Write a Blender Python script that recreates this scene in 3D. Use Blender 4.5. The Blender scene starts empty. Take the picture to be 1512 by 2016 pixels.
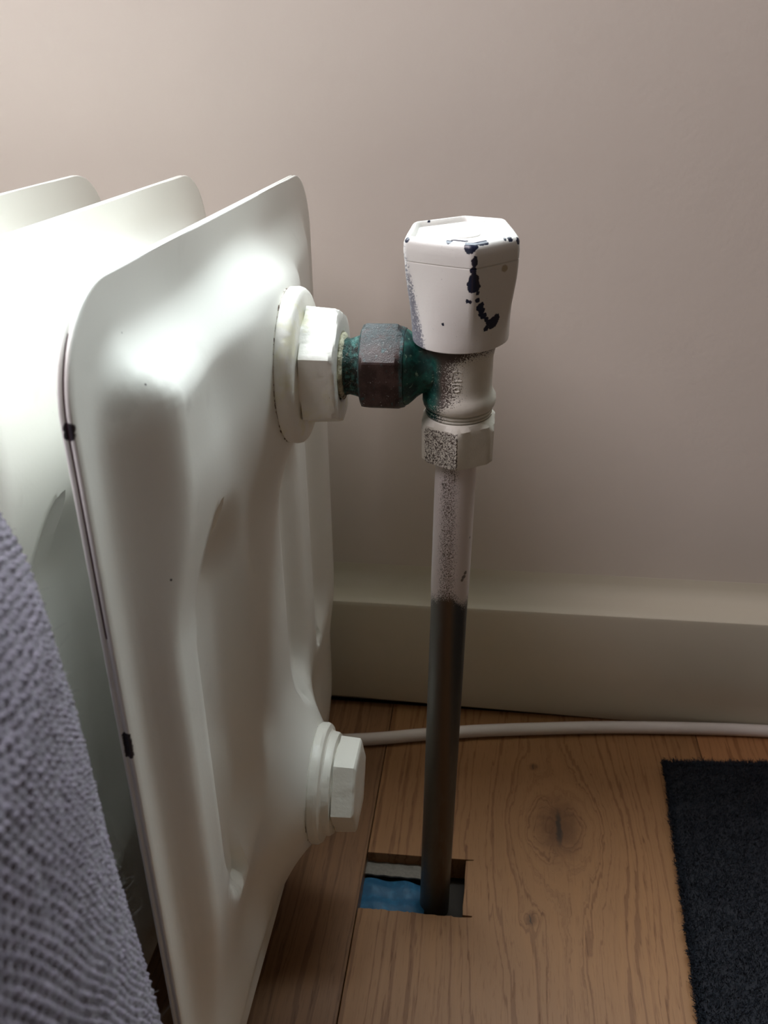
import bpy, math, random
import numpy as np
from mathutils import Vector, Matrix
from mathutils.bvhtree import BVHTree
PI = math.pi
S = 0.001                      # everything below is written in millimetres
C = bpy.context.scene.collection
scene = bpy.context.scene

# ------------------------------------------------------------------ camera
CAM = np.array([0.0, 0.0, 368.0])
RT = np.array([0.99219534, 0.12399815, -0.01314762])
DN = np.array([0.0440722, -0.44736579, -0.89326452])
FW = np.array([-0.11664494, 0.88571345, -0.44933912])
F = 1743.0
cam_d = bpy.data.cameras.new('camera')
cam = bpy.data.objects.new('camera', cam_d); C.objects.link(cam)
cam_d.sensor_fit = 'VERTICAL'; cam_d.sensor_height = 36.0
cam_d.lens = 36.0 * F / 2016.0
cam_d.clip_start = 0.01; cam_d.clip_end = 50
m = Matrix(((RT[0], -DN[0], -FW[0], 0), (RT[1], -DN[1], -FW[1], 0), (RT[2], -DN[2], -FW[2], CAM[2]*S), (0, 0, 0, 1)))
cam.matrix_world = m
cam_d.dof.use_dof = True; cam_d.dof.focus_distance = 0.335; cam_d.dof.aperture_fstop = 24.0
scene.camera = cam

# ------------------------------------------------------------------ light
w = bpy.data.worlds.new('room_light'); scene.world = w; w.use_nodes = True
bg = w.node_tree.nodes['Background']
bg.inputs['Color'].default_value = (1.0, 0.86, 0.64, 1)
bg.inputs['Strength'].default_value = 0.085
def area(name, loc, target, size, sy, power, color):
    l = bpy.data.lights.new(name, 'AREA'); l.shape = 'RECTANGLE'; l.size = size*S; l.size_y = sy*S
    l.energy = power; l.color = color
    o = bpy.data.objects.new(name, l); C.objects.link(o); o.location = Vector(loc)*S
    o.rotation_euler = (Vector(target) - Vector(loc)).to_track_quat('-Z', 'Y').to_euler()
    return o
# daylight through the window in the wall above the radiator
area('window_daylight', (-395, 572, 1060), (-395, 0, 1060), 1400, 800, 84, (0.84, 0.95, 1.0))
# second window, up and to the left
area('side_window_daylight', (-600, -40, 1000), (60, 474, 300), 420, 520, 8.0, (1.0, 0.90, 0.95))
scene.view_settings.view_transform = 'Standard'
scene.view_settings.look = 'None'
scene.view_settings.gamma = 1.0
scene.view_settings.use_curve_mapping = False
scene.view_settings.exposure = 0.0
scene.cycles.use_denoising = True

# ------------------------------------------------------------------ helpers
def ray(u, v):
    d = (u-756)*RT + (v-1008)*DN + F*FW
    return Vector(d).normalized()
def hit(bvh, u, v):
    r = bvh.ray_cast(Vector(CAM), ray(u, v))
    return r[0]
def tag(o, label=None, cat=None, group=None, kind=None):
    for k, x in (('label', label), ('category', cat), ('group', group), ('kind', kind)):
        if x: o[k] = x
    return o
def empty(name, loc, label, cat, group=None):
    o = bpy.data.objects.new(name, None); C.objects.link(o)
    o.location = Vector(loc)*S; o.empty_display_size = 0.02
    return tag(o, label, cat, group)
def base_of(p):
    b = Vector((0, 0, 0))
    while p is not None:
        b = b + p.location; p = p.parent
    return b
def mesh(name, verts, faces, mat, parent=None, smooth=30, origin=None, kind=None):
    """verts in world millimetres"""
    v = np.asarray(verts, float)
    org = np.array(base_of(parent))/S if parent is not None else np.zeros(3)
    loc = np.zeros(3)
    if origin is not None:
        loc = np.array(origin, float) - org
    me = bpy.data.meshes.new(name)
    me.from_pydata(((v-org-loc)*S).tolist(), [], [list(f) for f in faces])
    me.validate(); me.update()
    if mat: me.materials.append(mat)
    if smooth:
        me.polygons.foreach_set('use_smooth', [True]*len(me.polygons))
        me.set_sharp_from_angle(angle=math.radians(smooth))
    o = bpy.data.objects.new(name, me); C.objects.link(o)
    o.location = Vector(loc)*S
    if parent is not None: o.parent = parent
    if kind: o['kind'] = kind
    return o
def loft(rings, cap0=True, cap1=True):
    n = len(rings[0]); v = [p for r in rings for p in r]; f = []
    for i in range(len(rings)-1):
        for j in range(n):
            k = (j+1) % n
            f.append((i*n+j, i*n+k, (i+1)*n+k, (i+1)*n+j))
    if cap0: f.append(tuple(reversed(range(n))))
    if cap1: f.append(tuple((len(rings)-1)*n+j for j in range(n)))
    return v, f
def join(parts):
    V = []; Fs = []
    for v, f in parts:
        b = len(V); V += [tuple(p) for p in v]; Fs += [tuple(i+b for i in q) for q in f]
    return V, Fs
def frame(org, e1, e2, e3):
    org, e1, e2, e3 = (np.array(x, float) for x in (org, e1, e2, e3))
    return lambda a, b, c: tuple(org + a*e1 + b*e2 + c*e3)
def polar(fr, prof, N=96, hexr=None, rot=0.0, wob=None, caps=(True, True)):
    """prof: (s, r[, hexR]) along e3; a third value cuts the ring by a hexagon of that corner radius"""
    rings = []
    for q in prof:
        s, r = q[0], q[1]; hx = q[2] if len(q) > 2 else None
        ring = []
        for j in range(N):
            a = 2*PI*j/N
            rr = r
            if hx:
                t = ((a - rot + PI/6) % (PI/3)) - PI/6   # t=0 at a corner
                ap = hx*math.cos(PI/6)
                rr = min(r, ap/math.cos(PI/6-abs(t)))
            if wob: rr += wob(a, s)
            ring.append(fr(rr*math.cos(a), rr*math.sin(a), s))
        rings.append(ring)
    return loft(rings, *caps)
def box(x0, x1, y0, y1, z0, z1, b=0.0):
    """box with bevelled edges"""
    if b <= 0:
        v = [(x, y, z) for z in (z0, z1) for x, y in ((x0, y0), (x1, y0), (x1, y1), (x0, y1))]
        return v, [(3, 2, 1, 0), (4, 5, 6, 7), (0, 1, 5, 4), (1, 2, 6, 5), (2, 3, 7, 6), (3, 0, 4, 7)]
    rings = []
    for z, i in ((z0, b), (z0+b, 0), (z1-b, 0), (z1-b*0.3, b*0.3), (z1, b)):
        c = b*0.6
        rings.append([(x0+i+c, y0+i, z), (x1-i-c, y0+i, z), (x1-i, y0+i+c, z), (x1-i, y1-i-c, z), (x1-i-c, y1-i, z), (x0+i+c, y1-i, z), (x0+i, y1-i-c, z), (x0+i, y0+i+c, z)])
    return loft(rings)

class Mat:
    def __init__(s, name, rough=0.5, metal=0.0, spec=0.5):
        s.m = bpy.data.materials.new(name); s.m.use_nodes = True
        s.t = s.m.node_tree; s.N = s.t.nodes; s.L = s.t.links
        s.b = s.N['Principled BSDF']
        s.b.inputs['Roughness'].default_value = rough
        s.b.inputs['Metallic'].default_value = metal
        s.b.inputs['Specular IOR Level'].default_value = spec
        tc = s.N.new('ShaderNodeTexCoord'); vm = s.N.new('ShaderNodeVectorMath'); vm.operation = 'SCALE'
        vm.inputs['Scale'].default_value = 1000
        s.L.new(tc.outputs['Object'], vm.inputs[0]); s.P = vm.outputs[0]
        sp = s.N.new('ShaderNodeSeparateXYZ'); s.L.new(s.P, sp.inputs[0]); s.X, s.Y, s.Z = sp.outputs
    def set(s, sock, v):
        if isinstance(v, bpy.types.NodeSocket): s.L.new(v, sock)
        elif isinstance(v, tuple) and len(v) == 3 and sock.type == 'RGBA': sock.default_value = (*v, 1)
        else: sock.default_value = v
    def math(s, op, a, b=0.0, c=0.0, clamp=False):
        n = s.N.new('ShaderNodeMath'); n.operation = op; n.use_clamp = clamp
        s.set(n.inputs[0], a); s.set(n.inputs[1], b); s.set(n.inputs[2], c)
        return n.outputs[0]
    def add(s, a, b): return s.math('ADD', a, b)
    def mul(s, a, b): return s.math('MULTIPLY', a, b)
    def sub(s, a, b): return s.math('SUBTRACT', a, b)
    def vmul(s, v, sc):
        n = s.N.new('ShaderNodeVectorMath'); n.operation = 'MULTIPLY'; s.set(n.inputs[0], v); n.inputs[1].default_value = sc
        return n.outputs[0]
    def noise(s, scale, detail=3, rough=0.5, vec=None, dist=0.0, col=False):
        n = s.N.new('ShaderNodeTexNoise'); s.L.new(vec or s.P, n.inputs['Vector'])
        n.inputs['Scale'].default_value = scale; n.inputs['Detail'].default_value = detail
        n.inputs['Roughness'].default_value = rough; n.inputs['Distortion'].default_value = dist
        return n.outputs['Color' if col else 'Fac']
    def ss(s, v, a, b, lo=0.0, hi=1.0):
        n = s.N.new('ShaderNodeMapRange'); n.interpolation_type = 'SMOOTHSTEP'
        s.set(n.inputs[0], v); n.inputs[1].default_value = a; n.inputs[2].default_value = b
        n.inputs[3].default_value = lo; n.inputs[4].default_value = hi
        return n.outputs[0]
    def mix(s, f, a, b, mode='MIX'):
        n = s.N.new('ShaderNodeMix'); n.data_type = 'RGBA'; n.blend_type = mode
        s.set(n.inputs[0], f); s.set(n.inputs[6], a); s.set(n.inputs[7], b)
        return n.outputs[2]
    def col(s, v): s.set(s.b.inputs['Base Color'], v)
    def rough(s, v): s.set(s.b.inputs['Roughness'], v)
    def bump(s, h, dist, strength=1.0):
        n = s.N.new('ShaderNodeBump'); n.inputs['Distance'].default_value = dist*S; n.inputs['Strength'].default_value = strength
        s.set(n.inputs['Height'], h); s.L.new(n.outputs[0], s.b.inputs['Normal'])
    def blobs(s, pts, warp=1.2, wscale=0.6, soft=0.15):
        """mask: 1 inside the union of little spheres (x, y, z, r) in object millimetres, with a ragged outline"""
        d = None
        wv = s.N.new('ShaderNodeVectorMath'); wv.operation = 'MULTIPLY_ADD'
        s.L.new(s.noise(wscale, 4, 0.65, col=True), wv.inputs[0]); wv.inputs[1].default_value = (warp,)*3
        add = s.N.new('ShaderNodeVectorMath'); add.operation = 'SUBTRACT'
        s.L.new(s.P, add.inputs[0]); add.inputs[1].default_value = (warp*0.5,)*3
        s.L.new(add.outputs[0], wv.inputs[2])
        for (x, y, z, r) in pts:
            n = s.N.new('ShaderNodeVectorMath'); n.operation = 'DISTANCE'
            s.L.new(wv.outputs[0], n.inputs[0]); n.inputs[1].default_value = (x, y, z)
            q = s.sub(n.outputs['Value'], r)
            d = q if d is None else s.math('MINIMUM', d, q)
        return s.ss(d, -soft, soft, 1.0, 0.0)

# ------------------------------------------------------------------ materials
def wall_mat():
    m = Mat('wall_paint', 0.62, spec=0.3)
    n = m.noise(0.012, 3)
    m.col(m.mix(n, (0.70, 0.645, 0.575), (0.75, 0.69, 0.615)))
    m.bump(m.add(m.noise(0.35, 3), m.mul(m.noise(0.05, 2), 2.0)), 0.25, 0.35)
    return m.m
def trim_mat():
    m = Mat('satin_trim_paint', 0.38)
    m.col(m.mix(m.noise(0.02, 3), (0.66, 0.62, 0.50), (0.71, 0.67, 0.55)))
    m.bump(m.noise(0.08, 3), 0.3, 0.25)
    return m.m
def rad_mat(name, chips=(), seams=()):
    m = Mat(name, 0.34)
    c = m.mix(m.noise(0.02, 3), (0.80, 0.80, 0.745), (0.85, 0.85, 0.80))
    sm = m.ss(m.noise(0.05, 5, 0.6), 0.62, 0.75, 0.0, 0.10)
    c = m.mix(sm, c, (0.45, 0.43, 0.38))
    c = m.mix(m.ss(m.noise(0.9, 2), 0.80, 0.83), c, (0.30, 0.24, 0.18))
    if chips:
        k = m.blobs(chips, 0.8, 1.0)
        c = m.mix(k, c, (0.02, 0.015, 0.018))
    if seams:
        k = m.blobs(seams, 9.0, 0.15, 2.0)
        c = m.mix(m.mul(k, 0.22), c, (0.33, 0.30, 0.26))
    m.col(c)
    m.bump(m.add(m.noise(0.7, 3), m.mul(m.noise(0.06, 2), 3.0)), 0.10, 0.35)
    return m.m

M_wall = wall_mat(); M_trim = trim_mat()

# ------------------------------------------------------------------ setting: floor
def wood(name, tint, seed, knots):
    m = Mat(name, 0.42, spec=0.4)
    # low frequency wander
    off = m.mul(m.sub(m.noise(0.006, 2, vec=m.vmul(m.P, (1.0, 0.35, 1.0))), 0.5), 26)
    off2 = m.mul(m.sub(m.noise(0.035, 3, vec=m.vmul(m.P, (1.0, 0.22, 1.0))), 0.5), 9)
    u = m.add(m.add(m.X, off), off2)
    dark = None
    for (kx, ky, a, st) in knots:
        dx = m.sub(m.X, kx); dy = m.mul(m.sub(m.Y, ky), st)
        wv = m.mul(m.sub(m.noise(0.045, 4, 0.6), 0.5), 0.9*a)
        dxx = m.add(dx, wv)
        r2 = m.add(m.add(m.mul(dxx, dxx), m.mul(dy, dy)), a*a*0.12)
        u = m.sub(u, m.math('DIVIDE', m.mul(dxx, a*a), r2))
    fine = m.mul(m.sub(m.noise(0.45, 4, vec=m.vmul(m.P, (1.0, 0.05, 1.0))), 0.5), 6.0)
    uu = m.add(u, fine)
    nn = m.N.new('ShaderNodeTexNoise'); nn.noise_dimensions = '1D'
    m.set(nn.inputs['W'], m.add(m.mul(uu, 0.36), seed)); nn.inputs['Scale'].default_value = 1.0
    nn.inputs['Detail'].default_value = 3; nn.inputs['Roughness'].default_value = 0.55
    g = nn.outputs['Fac']
    lines = m.ss(g, 0.53, 0.64)
    col = m.mix(g, tuple(x*1.13 for x in tint), tuple(x*0.84 for x in tint))
    col = m.mix(m.mul(lines, 0.62), col, tuple(x*y for x, y in zip(tint, (0.56, 0.47, 0.40))))
    # pores: short dark dashes along the grain, denser in the dark bands
    pn = m.noise(1.0, 3, 0.6, vec=m.vmul(m.P, (1.15, 0.075, 1.0)))
    pores = m.mul(m.ss(pn, 0.56, 0.66), m.add(0.35, m.mul(lines, 0.65)))
    col = m.mix(m.mul(pores, 0.75), col, tuple(x*y for x, y in zip(tint, (0.42, 0.33, 0.26))))
    for (kx, ky, a, st) in knots:
        dx = m.sub(m.X, kx); dy = m.mul(m.sub(m.Y, ky), st)
        d = m.math('SQRT', m.add(m.mul(dx, dx), m.mul(dy, dy)))
        wn = m.mul(m.sub(m.noise(0.18, 3), 0.5), a*0.5)
        k = m.ss(m.add(d, wn), a*0.10, a*0.85, 0.80, 0.0)
        col = m.mix(k, col, tuple(x*y for x, y in zip(tint, (0.40, 0.34, 0.31))))
        # cracked heart, a thin slit along the grain
        dy2 = m.mul(m.sub(m.Y, ky), 0.13)
        d2 = m.math('SQRT', m.add(m.mul(m.add(dx, m.mul(m.sub(m.noise(0.15, 2), 0.5), 5)), m.add(dx, m.mul(m.sub(m.noise(0.15, 2), 0.5), 5))), m.mul(dy2, dy2)))
        col = m.mix(m.ss(d2, a*0.035, a*0.10, 0.9, 0.0), col, (0.035, 0.022, 0.015))
    m.col(col)
    m.rough(m.ss(g, 0.3, 0.7, 0.38, 0.5))
    m.bump(m.sub(m.mul(g, 0.3), pores), 0.12, 0.5)
    return m.m
TINT = (0.295, 0.147, 0.062)
M_wood = [wood('oak_plank_knotty', TINT, 3.0, [(45.3-38.5, 358.4, 21, 0.55), (29.1-38.5, 298.8, 5.0, 0.7), (33-38.5, 404, 4.5, 0.8)]),
          wood('oak_plank_plain', (0.215, 0.108, 0.05), 17.0, [(20, -120, 9, 0.6)]),
          wood('oak_plank_warm', (0.36, 0.168, 0.070), 41.0, [(-30, 60, 11, 0.6)])]
M_blue = Mat('blue_underlay_film', 0.6)
M_blue.col(M_blue.mix(M_blue.ss(M_blue.noise(0.25, 4), 0.45, 0.75), (0.012, 0.085, 0.17), (0.018, 0.13, 0.24))); M_blue.bump(M_blue.noise(0.12, 3), 1.2, 0.8); M_blue = M_blue.m
M_grey = Mat('grey_screed', 0.9); M_grey.col(M_grey.mix(M_grey.noise(0.6, 4), (0.14, 0.125, 0.105), (0.26, 0.235, 0.20))); M_grey.bump(M_grey.noise(1.0, 3), 0.4); M_grey = M_grey.m

floor_v, floor_f = box(-2600, 1500, -2600, 700, -60, -15.5)
M_sub = Mat('dark_subfloor', 0.95); M_sub.col((0.035, 0.028, 0.022)); M_sub = M_sub.m
floor = mesh('floor', floor_v, floor_f, M_sub, smooth=0); tag(floor, kind='structure')
rnd = random.Random(4)
def plank(x0, x1, y0, y1, mat, notch=False):
    g = 0.22; x0 += g; x1 -= g; y0 += g; y1 -= g
    def outline(i):
        a, b, c, d = x0+i, x1-i, y0+i, y1-i
        pts = [(a, c), (b, c), (b, d), (a, d)]
        if notch:
            r = random.Random(8)
            j = i*0.6
            back = [(a, 330.6+j), (-20, 331.0+j), (-4.0-j*0, 331.4+j), (0.6, 331.6+j), (0.6, 330.9+j), (-3.4+j, 330.6)]
            side = [(-3.6+j, 322), (-3.4+j, 312), (-3.9+j, 303), (-3.6+j, 297.6), (0.9, 297.5), (0.9, 296.9-j)]
            fr_ = []
            x = -4.5
            while x > a+1.2:
                fr_.append((x, 296.4-j+r.uniform(-0.35, 0.35))); x -= r.uniform(0.9, 1.9)
            fr_.append((a, 296.0-j))
            pts = [(a, c), (b, c), (b, d), (a, d)] + back + side + fr_
        return pts
    rings = []
    for z, i in ((-14.0, 0), (-0.35, 0), (-0.12, 0.10), (0, 0.32)):
        rings.append([(x, y, z) for x, y in outline(i)])
    v, f = loft(rings)
    xc = (x0+x1)/2
    o = mesh('plank', v, f, mat, floor, smooth=0, origin=(xc, 0, 0))
    if o.data.polygons[0].normal.z > 0: o.data.flip_normals()
    return o
rows = [(-238-183*3, [-2600, -900, 280, 700], 1), (-238-183*2, [-2600, -700, 700], 0), (-238-183, [-2600, -1200, 150, 700], 1),
        (-238, [-2600, -1300, 700], 1), (-55, [-2600, -1150, 700], 0), (132, [-2600, -900, 700], 2), (132+187, [-2600, -1000, 90, 700], 1), (132+374, [-2600, -700, 700], 0), (132+561, [-2600, -1100, 300, 700], 2)]
for x0, ys, k in rows:
    W = 187 if x0 >= -55 else 183
    for a, b in zip(ys[:-1], ys[1:]):
        b = 452.6 if b == 700 else b
        if x0 == -55 and b == 452.6: plank(x0, x0+W, a, b, M_wood[0], notch=True)
        else: plank(x0, x0+W, a, b, M_wood[k])
# film and screed edge down in the cut-out
def wavy_sheet(x0, x1, y0, y1, fz, n=30, th=1.0):
    v = []; f = []
    for k in (0, 1):
        for i in range(n+1):
            for j in range(n+1):
                x = x0+(x1-x0)*i/n; y = y0+(y1-y0)*j/n
                v.append((x, y, fz(x, y)-k*th))
    M = (n+1)**2
    for i in range(n):
        for j in range(n):
            a = i*(n+1)+j
            f.append((a, a+n+1, a+n+2, a+1)); f.append((M+a, M+a+1, M+a+n+2, M+a+n+1))
    rim = [i*(n+1) for i in range(n+1)] + [n*(n+1)+j for j in range(1, n+1)] + [i*(n+1)+n for i in range(n-1, -1, -1)] + [j for j in range(n-1, 0, -1)]
    for a, b in zip(rim, rim[1:]+rim[:1]): f.append((b, a, a+M, b+M))
    return v, f
v, f = wavy_sheet(-66, -23, 286, 322, lambda x, y: -9.0+0.8*math.sin(x*0.35+y*0.1)+0.5*math.sin(y*0.6)-0.12*max(0, x+34)*1.2)
mesh('underlay_film', v, f, M_blue, floor, smooth=60)
v, f = wavy_sheet(-66, -18, 322.5, 340, lambda x, y: -6.5+0.25*math.sin(x*0.8)+0.2*math.sin(y*1.3))
mesh('screed_edge', v, f, M_grey, floor, smooth=60)

# ------------------------------------------------------------------ setting: wall, window, skirting
WY = 474.0
wx0, wx1, wz0, wz1 = -1120, 330, 640, 1480     # window opening above the radiator
parts = [box(-2600, wx0, WY, WY+240, -15, 2400), box(wx1, 1500, WY, WY+240, -15, 2400), box(wx0, wx1, WY, WY+240, -15, wz0), box(wx0, wx1, WY, WY+240, wz1, 2400)]
o = mesh('wall_back', *join(parts), M_wall, smooth=0); tag(o, kind='structure')
fp = [box(wx0, wx1, WY+100, WY+150, wz0, wz0+45, 2), box(wx0, wx1, WY+100, WY+150, wz1-45, wz1, 2), box(wx0, wx0+45, WY+100, WY+150, wz0+45, wz1-45, 2), box(wx1-45, wx1, WY+100, WY+150, wz0+45, wz1-45, 2)]
o = mesh('window_1', *join(fp), M_trim, smooth=0); tag(o, kind='structure')
mg = Mat('window_glass', 0.02); mg.b.inputs['Transmission Weight'].default_value = 1.0
mesh('pane', *box(wx0+44, wx1-44, WY+122, WY+126, wz0+44, wz1-44), mg.m, o, smooth=0)
# skirting: profile swept along x, its foot lifting a little off the boards to the left
prof = []
def skirt_ring(x):
    lift = 4.6 - 0.022*(x+90)
    lift = max(0.35, min(5.0, lift))
    wob = 0.35*math.sin(x*0.013)
    P = [(WY+2, lift), (451.0, lift), (450.2, lift+1.2), (450.6, 40), (450.9+wob*0.4, 74.6), (451.5, 76.6), (453.2, 77.6+wob*0.3), (457, 78.1+wob*0.3), (463, 78.6), (468, 79.8), (471.6, 82.3), (473.2, 86.2), (473.9, 91), (WY+2, 92)]
    return [(x, y, z) for y, z in P]
xs = [-2400] + list(np.arange(-700, 700, 20)) + [1400]
v, f = loft([skirt_ring(x) for x in xs])
o = mesh('baseboard_back', v, f, M_trim, smooth=35); tag(o, kind='structure')

# ------------------------------------------------------------------ radiator
RX, RY0, RY1, RZ0, RZ1 = -91.0, 169.0, 427.0, 16.0, 326.0
PY, PZ1, PZ0 = 298.0, 273.5, 78.0
CR = 27.0
radiator = empty('radiator', (-91, 298, 16), 'white painted pressed steel column radiator with thin finned sections against the back wall', 'radiator')
def sstep(x, a, b):
    t = np.clip((x-a)/(b-a), 0, 1); return t*t*(3-2*t)
def sd_round(y, z):
    cy, cz = (RY0+RY1)/2, (RZ0+RZ1)/2
    qy = np.abs(y-cy)-((RY1-RY0)/2-CR); qz = np.abs(z-cz)-((RZ1-RZ0)/2-CR)
    return -(np.minimum(np.maximum(qy, qz), 0)+np.hypot(np.maximum(qy, 0), np.maximum(qz, 0))-CR)
def capsule(y, z, yc, z0, z1, hw):
    zz = np.clip(z, z0, z1)
    return np.hypot(y-yc, (z-zz)*0.75)-hw
def height(y, z):
    sd = sd_round(y, z)
    top = sstep(z, 225, 275); mid = sstep(z, 62, 125)
    w0 = 8.0+4.0*sstep(z, 290, 312)
    rear = 1-0.66*sstep(y, 335, 405)*sstep(z, 215, 260)
    h = 1.5 + (2.6+5.4*mid+5.5*top)*rear*sstep(sd, w0, w0+12+11*top)
    # valleys between the columns, steep on the near side and easing out on the far side
    h -= 8.0*sstep(-capsule(y, z, 231, 132, 217, 28), 0, np.where(y < 231, 3.6, 22.0))
    h -= 7.0*sstep(-capsule(y, z, 322, 128, 214, 18), 0, np.where(y < 322, 3.6, 14.0))
    h -= 7.0*sstep(-capsule(y, z, 377, 128, 222, 21), 0, np.where(y < 377, 3.6, 14.0))
    h = np.maximum(h, 1.5)
    # sagging hollow between corner pillows and the ports
    for pz, sg in ((PZ1, 1), (PZ0, -1)):
        for sy in (-1, 1):
            h -= 3.0*np.exp(-(((y-PY-sy*60)/20)**2+((z-pz-sg*14)/26)**2))
    for pz in (PZ1, PZ0):
        r = np.hypot(y-PY, z-pz)
        t = np.clip((r-26.5)/38.0, 0, 1)
        k = (1-t)**2.3*(1+0.25*t)*sstep(sd, 7, 24)
        h = h*(1-k)+19.5*k
        h = np.where(r < 27, 19.5, h)
    return h
def section_mesh(name, mat):
    ny, nz = 104, 128
    ty = np.linspace(0, 1, ny+1)
    zs = list(RZ0 + CR*(1-np.cos(np.linspace(0, PI/2, 17)))) + list(np.linspace(RZ0+CR, RZ1-CR, nz-32+1)[1:-1]) + list(RZ1-CR + CR*np.sin(np.linspace(0, PI/2, 17)))
    zs = np.array(zs)
    dz = np.maximum(0, np.maximum(RZ0+CR-zs, zs-(RZ1-CR)))
    inset = CR-np.sqrt(np.maximum(CR*CR-dz*dz, 0))
    # denser columns near the two long edges
    tt = ty
    Y = (RY0+inset)[:, None] + tt[None, :]*(RY1-RY0-2*inset)[:, None]
    Z = np.repeat(zs[:, None], ny+1, 1)
    Hh = height(Y, Z)
    V = []; Fc = []
    n0, n1 = Y.shape
    idx = np.arange(n0*n1).reshape(n0, n1)
    for side in (1, -1):
        X = RX + side*(Hh if side == 1 else 1.5+(Hh-1.5)*(1-0.45*sstep(Z, 285, 305)))
        V += list(zip(X.ravel(), Y.ravel(), Z.ravel()))
        off = 0 if side == 1 else n0*n1
        a = idx[:-1, :-1].ravel()+off; b = idx[:-1, 1:].ravel()+off; c = idx[1:, 1:].ravel()+off; d = idx[1:, :-1].ravel()+off
        q = zip(a, b, c, d) if side == 1 else zip(d, c, b, a)
        Fc += [tuple(int(i) for i in t) for t in q]
    # rim: down to a seam groove between the two pressed sheets
    loop = list(idx[0, :]) + list(idx[1:, -1]) + list(idx[-1, -2::-1]) + list(idx[-2:0:-1, 0])
    loop = [int(i) for i in loop]
    n = len(loop)
    cy, cz = (RY0+RY1)/2, (RZ0+RZ1)/2
    base = len(V)
    allr = []
    for xo, ins in ((1.25, -0.25), (0.75, -0.35), (0.32, -0.1), (0.25, 1.3), (-0.25, 1.3), (-0.32, -0.1), (-0.75, -0.35), (-1.25, -0.25)):
        st = len(V)
        for i in loop:
            _, y, z = V[i]
            py = min(max(y, RY0+CR), RY1-CR); pz = min(max(z, RZ0+CR), RZ1-CR)
            dy, dzz = y-py, z-pz; L = math.hypot(dy, dzz) or 1
            # welded shut below
            k = ins
            if ins > 1 and not (y < 200 and 243 < z < 318): k = 0.15
            V.append((RX+xo, y-dy/L*k, z-dzz/L*k))
        allr.append([st+j for j in range(n)])
    chain = [loop] + allr + [[i+n0*n1 for i in loop]]
    for r0, r1 in zip(chain[:-1], chain[1:]):
        for j in range(n):
            k = (j+1) % n
            Fc.append((r0[k], r0[j], r1[j], r1[k]))
    return mesh(name, V, Fc, mat, radiator, smooth=50)
# tree to locate wear marks on the end section
_yy, _zz = np.meshgrid(np.linspace(RY0, RY1, 130), np.linspace(RZ0, RZ1, 155))
_hv = [(RX+h, y, z) for h, y, z in zip(height(_yy, _zz).ravel(), _yy.ravel(), _zz.ravel())]
_hf = [(i*130+j, i*130+j+1, (i+1)*130+j+1, (i+1)*130+j) for i in range(154) for j in range(129)]
rad_bvh = BVHTree.FromPolygons(_hv, _hf)
org = Vector((-91, 298, 16))
def on_rad(lst):
    r = []
    for u, v, s in lst:
        p = hit(rad_bvh, u, v)
        if p: q = p-org; r.append((q.x, q.y, q.z, s))
    return r
def rim(z, r, dx=0.0): return (dx, 169-298, z-16, r)
chips = [rim(299.0, 1.4, .4), rim(297.4, 1.3, .3), *[rim(214-q*0.8, 1.15, .5) for q in range(9)]] + on_rad([(337, 1142, .4), (287, 757, .25), (240, 655, .2)])
seam_line = [(0, 169.9-298, z-16, 0.42) for z in ()]
smudges = on_rad([(330, 760, 2.2), (350, 790, 2.6), (372, 800, 2.0), (240, 800, 4.0), (300, 748, 2.0)])
M_rad = rad_mat('radiator_enamel'); M_rad_end = rad_mat('radiator_enamel_worn', chips, smudges)
sec = section_mesh('section', M_rad_end)
sec_b = section_mesh('section', M_rad); sec_b.location.x -= 50*S
for k in range(2, 9):
    c = sec_b.copy(); C.objects.link(c); c.parent = radiator; c.location.x = -50*k*S
# dark primer line showing in the open seam of the end section
m = Mat('bare_seam', 0.8); m.col((0.10, 0.045, 0.06)); M_seam = m.m
v = []
ring = []
for z in np.linspace(244, 299, 30): ring.append((169.0, z, -1, 0))
for a in np.linspace(0, 0.9, 12): ring.append((RY0+CR-CR*math.cos(a), RZ1-CR+CR*math.sin(a), -math.cos(a), math.sin(a)))
R4 = []
for y, z, ny_, nz_ in ring:
    R4.append([(RX+x, y-ny_*i, z-nz_*i) for x, i in ((-.26, 0.25), (.26, 0.25), (.26, 1.6), (-.26, 1.6))])
v, f = loft(R4)
mesh('seam', v, f, M_seam, radiator, smooth=0)
# connecting necks between the sections
M_fit = rad_mat('painted_fitting')
for k in range(1, 9):
    for pz in (PZ1, PZ0):
        fr = frame((RX-50*k+17, PY, pz), (0, 1, 0), (0, 0, 1), (1, 0, 0))
        v, f = polar(fr, [(0, 24), (3, 24.5), (6, 25.5), (9, 25.5), (12, 24.5), (16, 24)], 40)
        mesh('neck', v, f, M_fit, radiator, smooth=50)

# top reducing bushing: washer flange, hexagon, round collar
HR = PI/2     # hexagon corner straight up
def bumpy(amp, seed):
    r = random.Random(seed); k = [(r.uniform(3, 17)//1, r.uniform(0.2, 1.2), r.uniform(0, 6.3)) for _ in range(5)]
    return lambda a, s: amp*sum(math.sin(q*a+w_*s+p) for q, w_, p in k)/5
fr = frame((0, PY, PZ1), (0, 1, 0), (0, 0, 1), (1, 0, 0))
mB = Mat('bushing_paint', 0.4)
c = mB.mix(mB.noise(0.05, 3), (0.80, 0.79, 0.73), (0.85, 0.84, 0.78))
c = mB.mix(mB.mul(mB.ss(mB.noise(0.09, 4, 0.6), 0.50, 0.68), 0.55), c, (0.76, 0.73, 0.48))
c = mB.mix(mB.ss(mB.noise(1.5, 2), 0.76, 0.79), c, (0.30, 0.24, 0.12))
mB.col(c); mB.bump(mB.add(mB.noise(0.5, 3), mB.mul(mB.noise(0.15, 2), 2)), 0.35, 0.45); M_bush = mB.m
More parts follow.
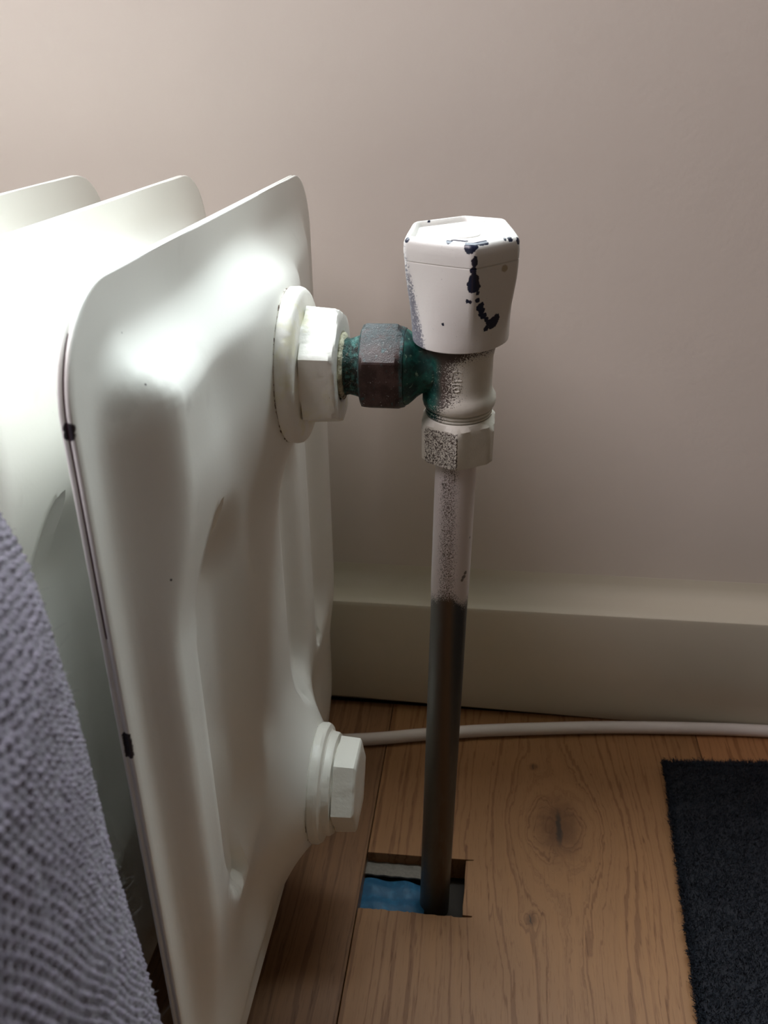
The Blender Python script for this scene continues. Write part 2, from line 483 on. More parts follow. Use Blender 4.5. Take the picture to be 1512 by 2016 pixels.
v, f = polar(fr, [(-72.5, 20), (-72.2, 26.2), (-71.2, 27.2), (-68.6, 27.5), (-67.2, 27.1), (-66.2, 26.2), (-65.6, 24.8), (-65.4, 22),
                  (-65.2, 19.5, 24.0), (-64.6, 24, 22.3), (-56.0, 24, 21.6), (-54.6, 22.2, 21.6), (-53.6, 20.2, 21.4), (-53.1, 18.6, 21.0), (-52.9, 16.6), (-53.1, 12.6), (-53.9, 11.6), (-56, 11.4)], 144, rot=HR+0.12, wob=bumpy(0.16, 3))
bush = mesh('reducing_bushing', v, f, M_bush, radiator, smooth=33)
# dried paint line where the flange meets the radiator boss
m = Mat('cracked_joint', 0.8)
c = m.mix(m.ss(m.noise(0.5, 4, 0.7), 0.50, 0.60), (0.68, 0.65, 0.58), (0.10, 0.06, 0.04)); m.col(c); M_crack = m.m
v, f = polar(fr, [(-72.6, 26.4), (-72.5, 27.15), (-71.6, 27.2), (-71.3, 26.5)], 120, wob=bumpy(0.3, 9))
mesh('joint_line', v, f, M_crack, radiator, smooth=60)
# bottom blanking plug
fr0 = frame((0, PY, PZ0), (0, 1, 0), (0, 0, 1), (1, 0, 0))
mp = Mat('plug_paint', 0.4)
mp.col(mp.mix(mp.noise(0.05, 3), (0.80, 0.79, 0.72), (0.85, 0.84, 0.77))); mp.bump(mp.add(mp.noise(0.4, 3), mp.mul(mp.noise(0.13, 2), 2)), 0.5, 0.4); M_plug = mp.m
v, f = polar(fr0, [(-72.5, 22), (-72.2, 25.6), (-71, 26.6), (-68.3, 26.6), (-67.0, 25.8), (-66.6, 24.6), (-66.4, 23.4), (-65.8, 22.8), (-63.6, 22.6), (-62.6, 22.0), (-62.4, 18.0),
                   (-62.2, 18.0, 20.6), (-61.8, 23, 21.2), (-53.0, 23, 20.8), (-52.4, 21, 19.9), (-52.1, 19.5, 19.2), (-52.2, 12, 18)], 144, rot=HR+0.48, wob=bumpy(0.22, 5))
mesh('blanking_plug', v, f, M_plug, radiator, smooth=33)
v, f = polar(fr0, [(-72.9, 25.5), (-72.8, 26.2), (-71.9, 26.2), (-71.6, 25.4)], 120, wob=bumpy(0.2, 19))
m = Mat('dark_gasket', 0.8); m.col((0.05, 0.045, 0.035)); mesh('gasket', v, f, m.m, radiator, smooth=60)
# two small feet carrying the sections
for fx in (-141, -391):
    for fy in (210, 386):
        frf = frame((fx, fy, 0), (1, 0, 0), (0, 1, 0), (0, 0, 1))
        v, f = polar(frf, [(0, 9), (1.5, 10), (3, 9), (5, 5), (17, 5)], 24)
        mesh('foot', v, f, M_fit, radiator, smooth=40)

# ------------------------------------------------------------------ radiator valve
VO = (-12.0, 299.0, 273.5)
valve = empty('radiator_valve', VO, 'paint-chipped white handwheel valve with green corroded brass union beside the radiator', 'valve')
TL = math.radians(4.8)
e3 = (0, -math.sin(TL), math.cos(TL)); e2 = (0, math.cos(TL), math.sin(TL))
frv = frame(VO, (1, 0, 0), e2, e3)       # s = distance up the spindle from the union axis

def patina(name, kind):
    m = Mat(name, 0.55, spec=0.4)
    n1 = m.noise(0.16, 5, 0.65); n2 = m.noise(0.5, 5, 0.7); n3 = m.noise(2.2, 3, 0.6); n4 = m.noise(0.28, 4, 0.6, vec=m.vmul(m.P, (1.7, 0.8, 1.3)))
    if kind == 'tail':
        c = m.mix(m.ss(n1, 0.38, 0.60), (0.016, 0.017, 0.015), (0.02, 0.085, 0.075))
        c = m.mix(m.ss(n4, 0.50, 0.66), c, (0.085, 0.24, 0.215))
        c = m.mix(m.ss(n2, 0.57, 0.64), c, (0.12, 0.085, 0.055))
        c = m.mix(m.mul(m.ss(n3, 0.60, 0.68), m.ss(n2, 0.42, 0.55)), c, (0.55, 0.56, 0.50))
        c = m.mix(m.mul(m.ss(m.X, -34.5, -33.2), 0.5), c, (0.55, 0.50, 0.42))
        m.col(c); m.bump(m.add(m.mul(n2, 2), n3), 0.6, 0.9)
    elif kind == 'nut':
        c = m.mix(m.ss(n1, 0.40, 0.62), (0.030, 0.016, 0.014), (0.060, 0.034, 0.030))
        up = m.ss(m.Z, 8.5, 13.5)
        c = m.mix(m.mul(up, m.ss(n2, 0.3, 0.55, 0, 0.8)), c, (0.030, 0.050, 0.052))
        e = m.math('MAXIMUM', m.ss(m.X, -20.4, -19.3), m.ss(m.X, -33.0, -34.2))
        c = m.mix(m.mul(e, m.ss(n2, 0.35, 0.6)), c, (0.035, 0.10, 0.10))
        c = m.mix(m.ss(n4, 0.60, 0.72), c, (0.030, 0.062, 0.062))
        c = m.mix(m.mul(m.ss(n3, 0.63, 0.70), m.ss(n2, 0.50, 0.60)), c, (0.50, 0.50, 0.47))
        m.col(c); m.bump(m.add(n2, n3), 0.25, 0.6); m.rough(0.42)
    return m.m
M_tail = patina('corroded_brass_tail', 'tail'); M_nut = patina('bronzed_union_nut', 'nut')

# tail piece between bushing and union nut
fru = frame((0, 299.0, 273.5), (0, 1, 0), (0, 0, 1), (1, 0, 0))
v, f = polar(fru, [(-57, 9), (-56.9, 10.4), (-55, 10.4), (-52.6, 10.2), (-50.5, 9.8), (-48.2, 10.3), (-46.6, 10.9), (-45.6, 11.4), (-44, 11)], 72, wob=bumpy(0.45, 12))
mesh('tail_piece', v, f, M_tail, valve, smooth=50)
# crust of sealant where the tail enters the bushing
m = Mat('yellowed_sealant', 0.8); c = m.mix(m.mul(m.ss(m.noise(0.3, 3), 0.38, 0.6), m.ss(m.Z, 4, -5)), (0.62, 0.60, 0.44), (0.08, 0.05, 0.035)); m.col(c); m.bump(m.noise(0.9, 3), 0.6); M_seal = m.m
v, f = polar(fru, [(-54.0, 11.2), (-53.0, 11.7), (-52.4, 11.3), (-51.9, 10.2)], 72, wob=bumpy(0.8, 31))
mesh('sealant', v, f, M_seal, valve, smooth=50)
# union nut
v, f = polar(fru, [(-45.9, 11.2), (-46.1, 13.6, 16.2), (-45.5, 14.9, 16.3), (-44.4, 16.0, 16.4), (-43.6, 17, 16.4), (-33.8, 17, 16.4), (-33.2, 16.0, 16.3), (-31.6, 14.4, 16.0), (-30.9, 13.8), (-30.7, 12.6)], 144, rot=HR+0.15, wob=bumpy(0.06, 2))
mesh('union_nut', v, f, M_nut, valve, smooth=20)

# painted body: horizontal cone, vertical barrel, bulge and thread
mb = Mat('oversprayed_valve_body', 0.5, spec=0.45)
n1 = mb.noise(0.22, 4, 0.6); n2 = mb.noise(2.2, 3, 0.75); n3 = mb.noise(0.6, 4, 0.7)
green = mb.mix(mb.ss(n1, 0.38, 0.66), (0.004, 0.030, 0.026), (0.010, 0.105, 0.083))
green = mb.mix(mb.ss(n3, 0.60, 0.72), green, (0.20, 0.33, 0.24))
brown = mb.mix(n3, (0.028, 0.017, 0.013), (0.075, 0.050, 0.040))
gx = mb.add(mb.X, mb.mul(mb.sub(n1, 0.5), 5))
under = mb.mix(mb.ss(gx, -8.5, -5.0), green, brown)
topdark = mb.mul(mb.ss(mb.Z, 4.5, 8.5), mb.ss(mb.X, -15.0, -11.0))
under = mb.mix(topdark, under, brown)
paint = mb.mix(n1, (0.60, 0.58, 0.50), (0.70, 0.68, 0.61))
# overspray: more paint to the right and low down, thinning into speckle
cov = mb.add(mb.ss(mb.X, -11.0, 8.5), mb.mul(mb.ss(mb.Z, -8.0, -12.5), mb.ss(mb.X, -13, 3.0, 0.10, 0.62)))
cov = mb.sub(cov, mb.mul(mb.ss(mb.Z, 4.0, 9.5), 0.55))
sp = mb.add(cov, mb.mul(mb.sub(n2, 0.5), 2.2))
k = mb.ss(sp, 0.36, 0.55)
mb.col(mb.mix(k, under, paint)); mb.bump(mb.add(mb.mul(n2, 0.35), mb.mul(n3, 0.6)), 0.3, 0.45); M_body = mb.m
cone = polar(fru, [(-31.6, 10), (-31.4, 13.1), (-30.6, 13.3), (-29.6, 12.8), (-28.2, 11.6), (-26.6, 10.0), (-25.0, 8.9), (-23, 8.2), (-20, 7.9), (-12, 7.8)], 96, wob=bumpy(0.12, 6))
barrel = polar(frv, [(12.2, 9), (12.0, 12.7), (9.6, 12.5), (7.6, 11.9), (5.0, 11.5), (-4.0, 11.4), (-6.4, 11.5), (-7.8, 12.1), (-9.2, 12.9), (-11.0, 13.0), (-12.4, 12.7), (-13.0, 12.2), (-13.3, 11.3), (-13.7, 11.2),
                     (-13.9, 11.9), (-14.5, 11.9), (-14.7, 11.1), (-15.1, 11.1), (-15.3, 11.8), (-15.8, 11.8), (-16.0, 11.0), (-16.4, 11.0), (-20, 10.8)], 96, wob=bumpy(0.07, 8))
body_v, body_f = join([cone, barrel])
body = mesh('valve_body', body_v, body_f, M_body, valve, smooth=32)
bvh_b = BVHTree.FromPolygons([Vector(p) for p in body_v], body_f)
# raised casting marks on the barrel
def stroke(pts, r=0.28):
    pp = [hit(bvh_b, u, vv) for u, vv in pts]
    pp = [p for p in pp if p]
    rings = []
    for i, p in enumerate(pp):
        d = (pp[min(i+1, len(pp)-1)]-pp[max(i-1, 0)]).normalized()
        nrm = Vector((p.x-VO[0], p.y-VO[1], 0)).normalized(); b = d.cross(nrm).normalized()
        rings.append([tuple(p+nrm*(r*math.sin(t))+b*(r*math.cos(t))) for t in np.linspace(0, 2*PI, 8, endpoint=False)])
    return loft(rings)
S_ = [[(892, 733), (898, 731.5), (905, 732), (909, 735)], [(891, 737), (890, 743), (890, 749)], [(893, 751.5), (901, 750.5), (909, 750.5)], [(891, 757.5), (899, 757), (906, 757.5), (908, 760)], [(893, 766), (897, 764), (903, 764.5), (904, 768)], [(892, 771), (898, 772.5), (905, 770.5)]]
mesh('casting_mark', *join([stroke(s) for s in S_]), M_body, valve, smooth=60)
# compression nut
mc = Mat('speckled_compression_nut', 0.45, spec=0.45)
n2 = mc.noise(1.7, 3, 0.75); n1 = mc.noise(0.25, 3)
paint = mc.mix(n1, (0.62, 0.60, 0.52), (0.72, 0.70, 0.62)); dark = mc.mix(n1, (0.030, 0.020, 0.015), (0.085, 0.060, 0.048))
cov = mc.add(mc.ss(mc.X, 0.2, 1.1, 0.0, 0.62), mc.ss(mc.Z, -20.0, -18.2, 0.0, 0.9))
cov = mc.add(cov, mc.ss(mc.X, -11.0, -12.4, 0.0, 0.35))
k = mc.ss(mc.add(cov, mc.mul(mc.sub(n2, 0.5), 1.6)), -0.10, 0.10)
mc.col(mc.mix(k, dark, paint)); mc.bump(n2, 0.25, 0.5); M_cn = mc.m
v, f = polar(frv, [(-16.3, 11.3), (-16.2, 11.9, 14.9), (-16.5, 12.3, 14.9), (-18.2, 13.7, 14.9), (-20.0, 15.1, 14.8), (-31.8, 14.9, 14.6), (-32.9, 13.5, 14.5), (-33.4, 11.0), (-33.2, 8.0)], 144, rot=-PI/2, wob=bumpy(0.05, 4))
mesh('compression_nut', v, f, M_cn, valve, smooth=26)

# handwheel
corners = [(206, 19.4), (284, 20.6), (335, 21.2), (46, 21.4), (88, 21.8), (141, 21.6)]
pts6 = [(r*math.cos(math.radians(a)), r*math.sin(math.radians(a))) for a, r in corners]
NK = 240
def poly_r(a):
    d = (math.cos(a), math.sin(a)); best = 30
    for (x1, y1), (x2, y2) in zip(pts6, pts6[1:]+pts6[:1]):
        ex, ey = x2-x1, y2-y1; den = d[0]*ey-d[1]*ex
        if abs(den) < 1e-9: continue
        t = (x1*ey-y1*ex)/den; s_ = (x1*d[1]-y1*d[0])/den
        if t > 0 and -1e-6 <= s_ <= 1+1e-6: best = min(best, t)
    return best
raw = [poly_r(2*PI*j/NK) for j in range(NK)]
def smooth_r(win):
    return [sum(raw[(j+k) % NK] for k in range(-win, win+1))/(2*win+1) for j in range(NK)]
PR = [0.93*a+0.07*20.4 for a in smooth_r(2)]
KB, KT = np.array((-12.0, 298.8, 284.6)), np.array((-13.0, 296.2, 320.9))
kx = (KT-KB); KL = float(np.linalg.norm(kx)); k3 = kx/KL; k1 = np.array((1, 0, 0.0)); k1 -= k1.dot(k3)*k3; k1 /= np.linalg.norm(k1); k2 = np.cross(k3, k1)
frk = frame(KB, k1, k2, k3)
wk = bumpy(0.05, 44)
def kring(s, b, inset=0.0, circ=16.4):
    return [frk(*( (r_*math.cos(2*PI*j/NK), r_*math.sin(2*PI*j/NK), s) )) for j in range(NK) for r_ in [circ*(1-b)+PR[j]*b-inset+wk(2*PI*j/NK, s)]]
rings = [kring(3.0, 0, 3.2), kring(0.8, 0, 2.0), kring(0.0, 0, 0.7), kring(0.4, 0.0, 0.1)]
for s in np.linspace(1.5, KL-7.8, 14):
    t = s/(KL-7.8); rings.append(kring(s, 0.35*t+0.65*t*t*(3-2*t) if t < 1 else 1.0, 0.0))
rings += [kring(KL-7.6, 1.0, 0.30), kring(KL-7.3, 1.0, -0.05), kring(KL-4.5, 1.0, -0.18), kring(KL-2.0, 1.0, 0.0), kring(KL-1.1, 1.0, 0.35), kring(KL-0.45, 1.0, 0.95), kring(KL-0.1, 1.0, 1.7), kring(KL, 1.0, 2.2), kring(KL-0.2, 1.0, 2.5), kring(KL-1.2, 1.0, 2.9), kring(KL-1.75, 1.0, 3.2), kring(KL-1.8, 1.0, 12)]
knob_v, knob_f = loft(rings, True, True)
bvh_k = BVHTree.FromPolygons([Vector(p) for p in knob_v], knob_f)
raw_chips = [(799, 464, 5), (801, 472, 4), (885, 475, 3), (895, 473, 3), (905, 474, 3), (915, 475, 3), (925, 478, 4), (935, 477, 4.5), (945, 477, 4), (955, 477, 3),
 (930, 484, 5), (925, 488, 5), (929, 494, 3), (936, 508, 2.5), (935, 514, 4), (934.5, 520, 3.5), (932.6, 532, 4.5), (933.6, 542, 3.5), (933.6, 551, 7), (932, 559, 8), (936.5, 565, 7), (929, 569, 6), (941, 576.5, 3),
 (920, 593, 2.6), (925, 595, 2.4), (940, 592, 3.2), (949, 599, 3), (945, 606, 5.5), (950, 611, 3.5), (947, 617, 4), (952, 622.5, 4.5), (957.5, 629, 3.5), (963, 635, 5), (971, 634, 8), (977, 626, 6), (968, 641.6, 5), (957.5, 646.5, 4),
 (994, 470, 2.5), (1004, 471, 2.5), (1021, 474, 3), (992, 679, 4.5), (872, 638.8, 2), (845, 436, 2)]
kp = []
VOv = Vector(VO)
for u, vv, r in raw_chips:
    p = hit(bvh_k, u, vv)
    if p is not None:
        q = p-VOv; kp.append((q.x, q.y, q.z, r*0.25*(1.5 if 470 < vv < 490 and u > 880 else 1.0)))
spot = hit(bvh_k, 993.6, 528.5)-VOv
mk = Mat('chipped_white_handwheel', 0.45, spec=0.5)
n1 = mk.noise(0.06, 3); nf = mk.noise(1.6, 3, 0.6)
white = mk.mix(n1, (0.66, 0.64, 0.61), (0.72, 0.70, 0.66))
# scuffed grey dirt on the left edge, growing downwards
dirt = mk.mul(mk.ss(mk.add(mk.X, mk.mul(mk.Z, 0.19)), -7.8, -10.6), mk.ss(mk.add(mk.X, mk.mul(mk.Z, 0.5)), 9.0, -4.0))
dsp = mk.ss(mk.add(mk.mul(dirt, 0.30), mk.noise(1.3, 4, 0.75)), 0.66, 0.76)
white = mk.mix(mk.mul(dirt, 0.35), white, (0.44, 0.44, 0.47))
white = mk.mix(dsp, white, (0.17, 0.17, 0.20))
white = mk.mix(mk.ss(mk.noise(1.1, 2), 0.77, 0.80), white, (0.35, 0.31, 0.28))
tan = mk.blobs([(spot.x, spot.y, spot.z, 1.15)], 1.2, 0.9, 0.3)
white = mk.mix(mk.mul(tan, 0.8), white, (0.36, 0.29, 0.17))
k = mk.blobs(kp, 1.5, 0.9, 0.06)
mk.col(mk.mix(k, white, (0.010, 0.013, 0.032)))
mk.rough(mk.ss(k, 0, 1, 0.45, 0.28))
mk.bump(mk.sub(mk.mul(nf, 0.25), mk.mul(k, 1.6)), 0.22, 0.7); M_knob = mk.m
handwheel = mesh('handwheel', knob_v, knob_f, M_knob, valve, smooth=38)
def bx(s): return [frk(1.8+s*math.cos(a), 1.2+s*math.sin(a), 0) for a in ()]
frb = frame(frk(1.6, 0.5, KL-1.8), k1, k2, k3)
v, f = polar(frb, [(0, 5.0), (0.35, 5.0), (0.6, 4.7), (0.65, 4.2), (0.45, 3.7), (0.4, 1.5)], 48)
m = Mat('white_cap', 0.4); m.col((0.77, 0.75, 0.72)); m.bump(m.noise(0.8, 3), 0.2, 0.4)
mesh('centre_button', v, f, m.m, handwheel, smooth=40)

# ------------------------------------------------------------------ pipe
mpipe = Mat('pipe_overspray', 0.42, spec=0.5)
n1 = mpipe.noise(0.12, 4, 0.6, vec=mpipe.vmul(mpipe.P, (1, 1, 0.2))); n2 = mpipe.noise(2.4, 2, 0.7); n3 = mpipe.noise(0.3, 4)
metal = mpipe.mix(mpipe.ss(mpipe.X, -2.5, 3.5), (0.125, 0.130, 0.122), (0.085, 0.056, 0.036))  # bluish highlight down the left side, painted into the bare metal colour
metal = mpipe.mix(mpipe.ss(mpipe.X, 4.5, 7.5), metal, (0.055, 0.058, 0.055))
metal = mpipe.mix(mpipe.mul(mpipe.ss(n1, 0.52, 0.70), 0.5), metal, (0.12, 0.125, 0.11))
paint = mpipe.mix(n1, (0.66, 0.61, 0.60), (0.72, 0.67, 0.65))
edge = mpipe.add(190.5, mpipe.mul(mpipe.sub(n3, 0.5), 7.0))
cov = mpipe.ss(mpipe.sub(mpipe.Z, edge), -9.0, 5.0, 0.0, 1.0)
thin = mpipe.ss(mpipe.math('ABSOLUTE', mpipe.add(mpipe.X, -3.6)), 1.0, 7.2, 0.58, 0.0)
sp = mpipe.add(mpipe.sub(cov, thin), mpipe.mul(mpipe.sub(n2, 0.5), 1.6))
k = mpipe.ss(sp, 0.18, 0.60)
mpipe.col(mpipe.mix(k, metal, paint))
PT, PB = np.array((-12.4, 299.8, 242.0)), np.array((-18.3, 312.4, -10.0))
ax = PT-PB; ax /= np.linalg.norm(ax); q1 = np.array((1, 0, 0.0)); q1 -= q1.dot(ax)*ax; q1 /= np.linalg.norm(q1); q2 = np.cross(ax, q1)
pipe = empty('heating_pipe', PB, 'vertical heating pipe, white on top and bare dark metal below, rising from the floor cut-out', 'pipe')
L = float(np.linalg.norm(PT-PB)); frp = frame(PB, q1, q2, ax)
v, f = polar(frp, [(-5, 7.3)] + [(s, 7.35) for s in np.linspace(0, 184, 12)] + [(190, 7.5), (195, 7.6), (L, 7.6)], 64)
bvh_p = BVHTree.FromPolygons([Vector(p) for p in v], f)
pc = []
for u, vv, r in [(872, 954, 2.6), (874, 960, 2.0), (916, 1128, 4.2), (913, 1136, 4.6), (910, 1142, 3.4), (925, 1058, 2)]:
    p = hit(bvh_p, u, vv)
    if p is not None: q = p-Vector(PB); pc.append((q.x, q.y, q.z, r*0.2))
kk = mpipe.blobs(pc, 1.0, 0.7, 0.3)
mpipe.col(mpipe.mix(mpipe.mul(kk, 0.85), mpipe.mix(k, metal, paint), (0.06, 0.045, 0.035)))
mpipe.set(mpipe.b.inputs['Metallic'], mpipe.ss(k, 0, 1, 0.25, 0.0))
mpipe.rough(mpipe.ss(k, 0, 1, 0.40, 0.5)); mpipe.bump(mpipe.mul(n2, k), 0.15, 0.5)
o = mesh('pipe_tube', v, f, mpipe.m, pipe, smooth=40)

# ------------------------------------------------------------------ cable along the skirting
def tube(path, r, n=20, seg=None):
    P = [Vector(p) for p in path]; rings = []
    for i, p in enumerate(P):
        d = (P[min(i+1, len(P)-1)]-P[max(i-1, 0)]).normalized()
        a = d.cross(Vector((0, 0, 1))).normalized(); b = a.cross(d)
        rings.append([tuple(p+a*r*math.cos(t)+b*r*math.sin(t)) for t in np.linspace(0, 2*PI, n, endpoint=False)])
    return loft(rings)
def catmull(ctrl, k=14):
    P = [np.array(p, float) for p in ctrl]; P = [2*P[0]-P[1]]+P+[2*P[-1]-P[-2]]; out = []
    for i in range(1, len(P)-2):
        for t in np.linspace(0, 1, k, endpoint=False):
            a, b, c_, d = P[i-1:i+3]
            out.append(0.5*((2*b)+(-a+c_)*t+(2*a-5*b+4*c_-d)*t*t+(-a+3*b-3*c_+d)*t**3))
    out.append(P[-2]); return out
m = Mat('white_cable_sheath', 0.45); m.col(m.mix(m.noise(0.03, 3), (0.66, 0.60, 0.56), (0.73, 0.67, 0.63))); m.bump(m.noise(0.3, 3), 0.2, 0.4)
ctrl = [(-900, 392, 3.8), (-500, 398, 3.8), (-250, 401, 3.8), (-130, 405, 3.8), (-73, 411.5, 3.8), (-31, 421, 3.8), (3, 428, 3.8), (40, 434.0, 3.8), (80, 439.5, 3.8), (130, 444, 3.8), (175, 446.3, 3.8), (260, 446.4, 3.8), (500, 446.2, 3.8), (1200, 446.2, 3.8)]
v, f = tube(catmull(ctrl), 3.75)
o = mesh('floor_cable', v, f, m.m, smooth=60, origin=(0, 428, 0)); tag(o, 'thick white cable lying on the oak floor along the skirting board', 'cable')

# ------------------------------------------------------------------ rug
RA = math.radians(5.5)
rug = empty('rug', (106, 408, 0), 'dark charcoal fluffy rug with a ragged cut edge on the oak floor', 'rug')
rx = np.array((math.cos(RA), math.sin(RA), 0)); ry = np.array((-math.sin(RA), math.cos(RA), 0))
R0 = np.array((107.5, 411.0, 0.0))
def RP(a, b, z):
    return tuple(R0 + a*rx - b*np.array((0.0597, 1, 0)) + np.array((0, 0, z)))
m = Mat('rug_backing', 0.95); m.col((0.012, 0.013, 0.018)); M_back = m.m
xs_ = [0, 40, 120, 300, 520]
bk = loft([[RP(a, b, z) for a, b in ((1.5, 1.5), (520, 1.5), (520, 900), (1.5, 900))] for z in (0.3, 4.5)])
v, f = bk
o = mesh('backing', v, f, M_back, rug, smooth=0)
rs = np.random.RandomState(5)
V = []; Fc = []
def fibre(p0, h, lean, wd, curl):
    b = len(V); ang = rs.rand()*2*PI; side = np.array((math.cos(ang), math.sin(ang), 0))*wd
    p = np.array(p0, float); d = np.array((lean[0], lean[1], 1.0))
    for k in range(4):
        t = k/3
        c_ = p + d*h*t*(1-0.25*t) + np.array((math.cos(ang+3*t), math.sin(ang+3*t), 0))*curl*t
        wv = side*(1-0.55*t)
        V.append(tuple(c_-wv)); V.append(tuple(c_+wv))
    for k in range(3): Fc.append((b+2*k, b+2*k+1, b+2*k+3, b+2*k+2))
def rug_h(a, b): return 0
for _ in range(62000):
    a = rs.rand()*118; b = rs.rand()*250
    q = rs.rand(2)
    cell = math.sin(a*1.9+3*math.sin(b*0.7))*math.sin(b*1.7+2*math.sin(a*0.9))
    p = RP(a, b, 2.0); h = 4.4+1.8*q[0]+1.6*cell
    fibre(p, h, ((q[1]-0.5)*1.3, (rs.rand()-0.5)*1.3), 0.20+0.12*q[0], 1.2*rs.rand())
for _ in range(9000):      # edge tufts leaning outwards in clumps
    if rs.rand() < 0.62:
        b = rs.rand()*250; cl = max(0, math.sin(b*0.8+2*math.sin(b*0.31)))**2
        p = RP(1.0+rs.rand()*2.5, b, 1.0+3*rs.rand()); ln = (-0.25-0.8*rs.rand()*(0.3+cl), (rs.rand()-0.5)*0.9)
    else:
        a = rs.rand()*118; cl = max(0, math.sin(a*0.9+2*math.sin(a*0.27)))**2
        p = RP(a, 1.0+rs.rand()*2.5, 1.0+3*rs.rand()); ln = ((rs.rand()-0.5)*0.9, 0.25+0.8*rs.rand()*(0.3+cl))
    fibre(p, 3.0+1.8*rs.rand(), ln, 0.30, 2.4*rs.rand())
mr = Mat('charcoal_pile', 0.95, spec=0.15)
nr = mr.noise(0.5, 3); nr2 = mr.noise(0.09, 3)
c = mr.mix(nr, (0.009, 0.012, 0.018), (0.030, 0.036, 0.046)); c = mr.mix(mr.ss(mr.noise(1.7, 1), 0.62, 0.72), c, (0.055, 0.040, 0.052))
c = mr.mix(mr.ss(nr2, 0.5, 0.7, 0, 0.5), c, (0.030, 0.038, 0.050)); mr.col(c)
o = mesh('pile', V, Fc, mr.m, rug, smooth=0, kind='stuff')
# far side of the same rug, outside the picture: coarser relief slab
def rel(x0, x1, y0, y1, n, m_):
    vv = []; ff = []
    for i in range(n+1):
        for j in range(m_+1):
            a = x0+(x1-x0)*i/n; b = y0+(y1-y0)*j/m_
            e = 0 if (i in (0, n) or j in (0, m_)) else 1
            vv.append(RP(a, b, 4.4+e*(2.2+1.3*rs.rand())))
    for i in range(n):
        for j in range(m_):
            k_ = i*(m_+1)+j; ff.append((k_, k_+1, k_+m_+2, k_+m_+1))
    return vv, ff
mesh('pile_relief', *join([rel(116, 520, 1, 900, 150, 220), rel(1, 117, 246, 900, 50, 160)]), mr.m, rug, smooth=0, kind='stuff')

# ------------------------------------------------------------------ knitted blanket over a rounded chair arm
BC = np.array((-202.0, 42.0))
prof_b = [(0, 151.5), (60, 155), (110, 155), (174, 153.6), (217, 151), (257, 150), (287, 148), (299, 144.6), (309, 138.5), (317, 127), (323, 108), (327, 84), (329.5, 50), (330.5, 14)]
zz = np.array([p[0] for p in prof_b], float); rr = np.array([p[1] for p in prof_b], float)
arc = np.concatenate([[0], np.cumsum(np.hypot(np.diff(zz), np.diff(rr)))])
def blanket_pt(sv, th, relief):
    z = np.interp(sv, arc, zz); r = np.interp(sv, arc, rr)
    dz_ = np.interp(sv+2, arc, zz)-np.interp(sv-2, arc, zz); dr = np.interp(sv+2, arc, rr)-np.interp(sv-2, arc, rr)
    l = np.hypot(dz_, dr)+1e-9
    nx, nz_ = dz_/l, -dr/l
    fold = 2.2*np.sin(3*th+0.012*sv)*np.clip((260-sv)/200, 0, 1)*np.where(np.abs(th-0.55) < 0.9, 0.0, 1.0)
    d = fold
    if relief:
        ang = 0.36*np.clip((sv-70)/180, 0, 1)
        arcx = th*150
        u = arcx*np.cos(ang)+sv*0.0; q = sv+arcx*np.tan(ang) + 0.9*np.sin(arcx*0.11+sv*0.03) + 0.22*np.sin(arcx*0.9+sv*0.21)
        row = 1.9; stc = 2.3
        ri = np.floor(q/row)
        a_ = np.abs(np.sin(PI*q/row))
        b_ = 0.5+0.5*np.cos(2*PI*(u/stc+0.5*(ri % 2))+1.3*np.sin(ri*12.9898)*1.0)
        hsh = np.sin(ri*78.233+np.floor(u/stc)*37.719)*43758.5453; hsh = hsh-np.floor(hsh)
        d = d + 1.0*(a_**0.8)*(0.22+0.6*b_)+0.55*hsh*a_*b_
    rad = r+nx*d
    x = BC[0]+rad*np.cos(th); y = BC[1]+rad*np.sin(th); z = z+nz_*d
    y = np.where(y > 148, 148+15*np.tanh((y-148)/15), y)
    return x, y, z
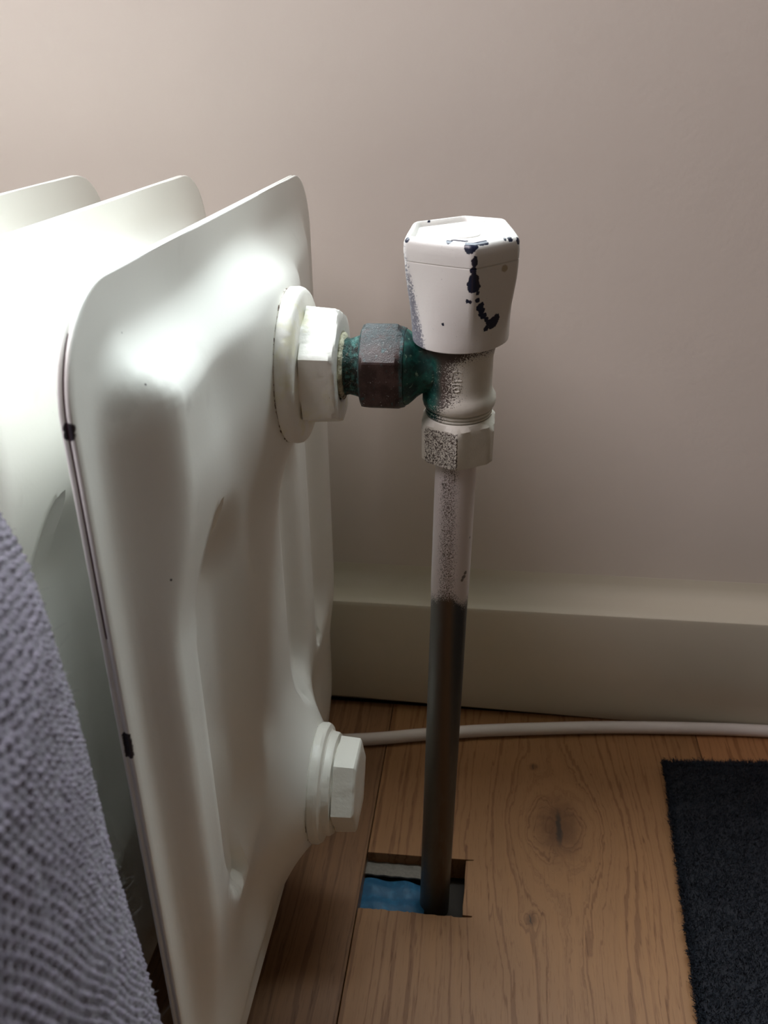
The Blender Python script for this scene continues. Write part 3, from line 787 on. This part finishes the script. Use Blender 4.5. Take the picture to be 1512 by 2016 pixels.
def grid(s0, s1, t0, t1, ns, nt, relief):
    sv, th = np.meshgrid(np.linspace(s0, s1, ns+1), np.linspace(t0, t1, nt+1), indexing='ij')
    x, y, z = blanket_pt(sv, th, relief)
    vv = list(zip(x.ravel(), y.ravel(), z.ravel()))
    i = np.arange((ns+1)*(nt+1)).reshape(ns+1, nt+1)
    ff = np.stack([i[:-1, :-1].ravel(), i[:-1, 1:].ravel(), i[1:, 1:].ravel(), i[1:, :-1].ravel()], 1).tolist()
    return vv, ff
AT = float(arc[-1])
g1 = grid(60, AT, -0.15, 1.35, 620, 560, True)
g2 = grid(60, AT, 1.35, 2*PI-0.15, 90, 120, False)
g3 = grid(0, 60, 0, 2*PI, 20, 160, False)
mbk = Mat('mauve_grey_knit', 0.92, spec=0.15)
nb = mbk.noise(0.06, 3); nb2 = mbk.noise(0.7, 3, 0.7)
c = mbk.mix(nb, (0.175, 0.142, 0.180), (0.225, 0.187, 0.232)); c = mbk.mix(mbk.ss(nb2, 0.35, 0.7, 0.0, 0.55), (0.09, 0.075, 0.095), c)
c = mbk.mix(mbk.ss(mbk.noise(0.45, 2), 0.74, 0.78, 0, .7), c, (0.50, 0.48, 0.50))
mbk.col(c); mbk.bump(nb2, 0.5, 0.6)
mbk.b.inputs['Sheen Weight'].default_value = 0.2; mbk.b.inputs['Sheen Roughness'].default_value = 0.5
blanket = mesh('knitted_blanket', *join([g1, g2, g3]), mbk.m, smooth=60, origin=(BC[0], BC[1], 0))
tag(blanket, 'mauve grey ribbed knit blanket bulging close to the radiator at the left edge', 'blanket')
# stray fluff
V = []; Fc = []
parts = []
rf = random.Random(3)
for i in range(120):
    sv = rf.uniform(110, 300); th = rf.uniform(0.35, 0.75)
    x, y, z = blanket_pt(np.array(sv), np.array(th), False)
    p = np.array((float(x), float(y), float(z))); nrm = np.array((math.cos(th), math.sin(th), 0.1))
    d = nrm + np.array([rf.uniform(-1, 1) for _ in range(3)])*0.9; d /= np.linalg.norm(d); e = np.array([rf.uniform(-1, 1) for _ in range(3)])
    Ln = rf.uniform(0.8, 4.0)
    path = [p+d*Ln*t+e*Ln*0.45*t*t for t in np.linspace(0, 1, 6)]
    parts.append(tube(path, 0.018, 4))
m = Mat('fluff', 0.8); m.col((0.3, 0.28, 0.28))
mesh('fluff', *join(parts), m.m, blanket, smooth=0, kind='stuff')
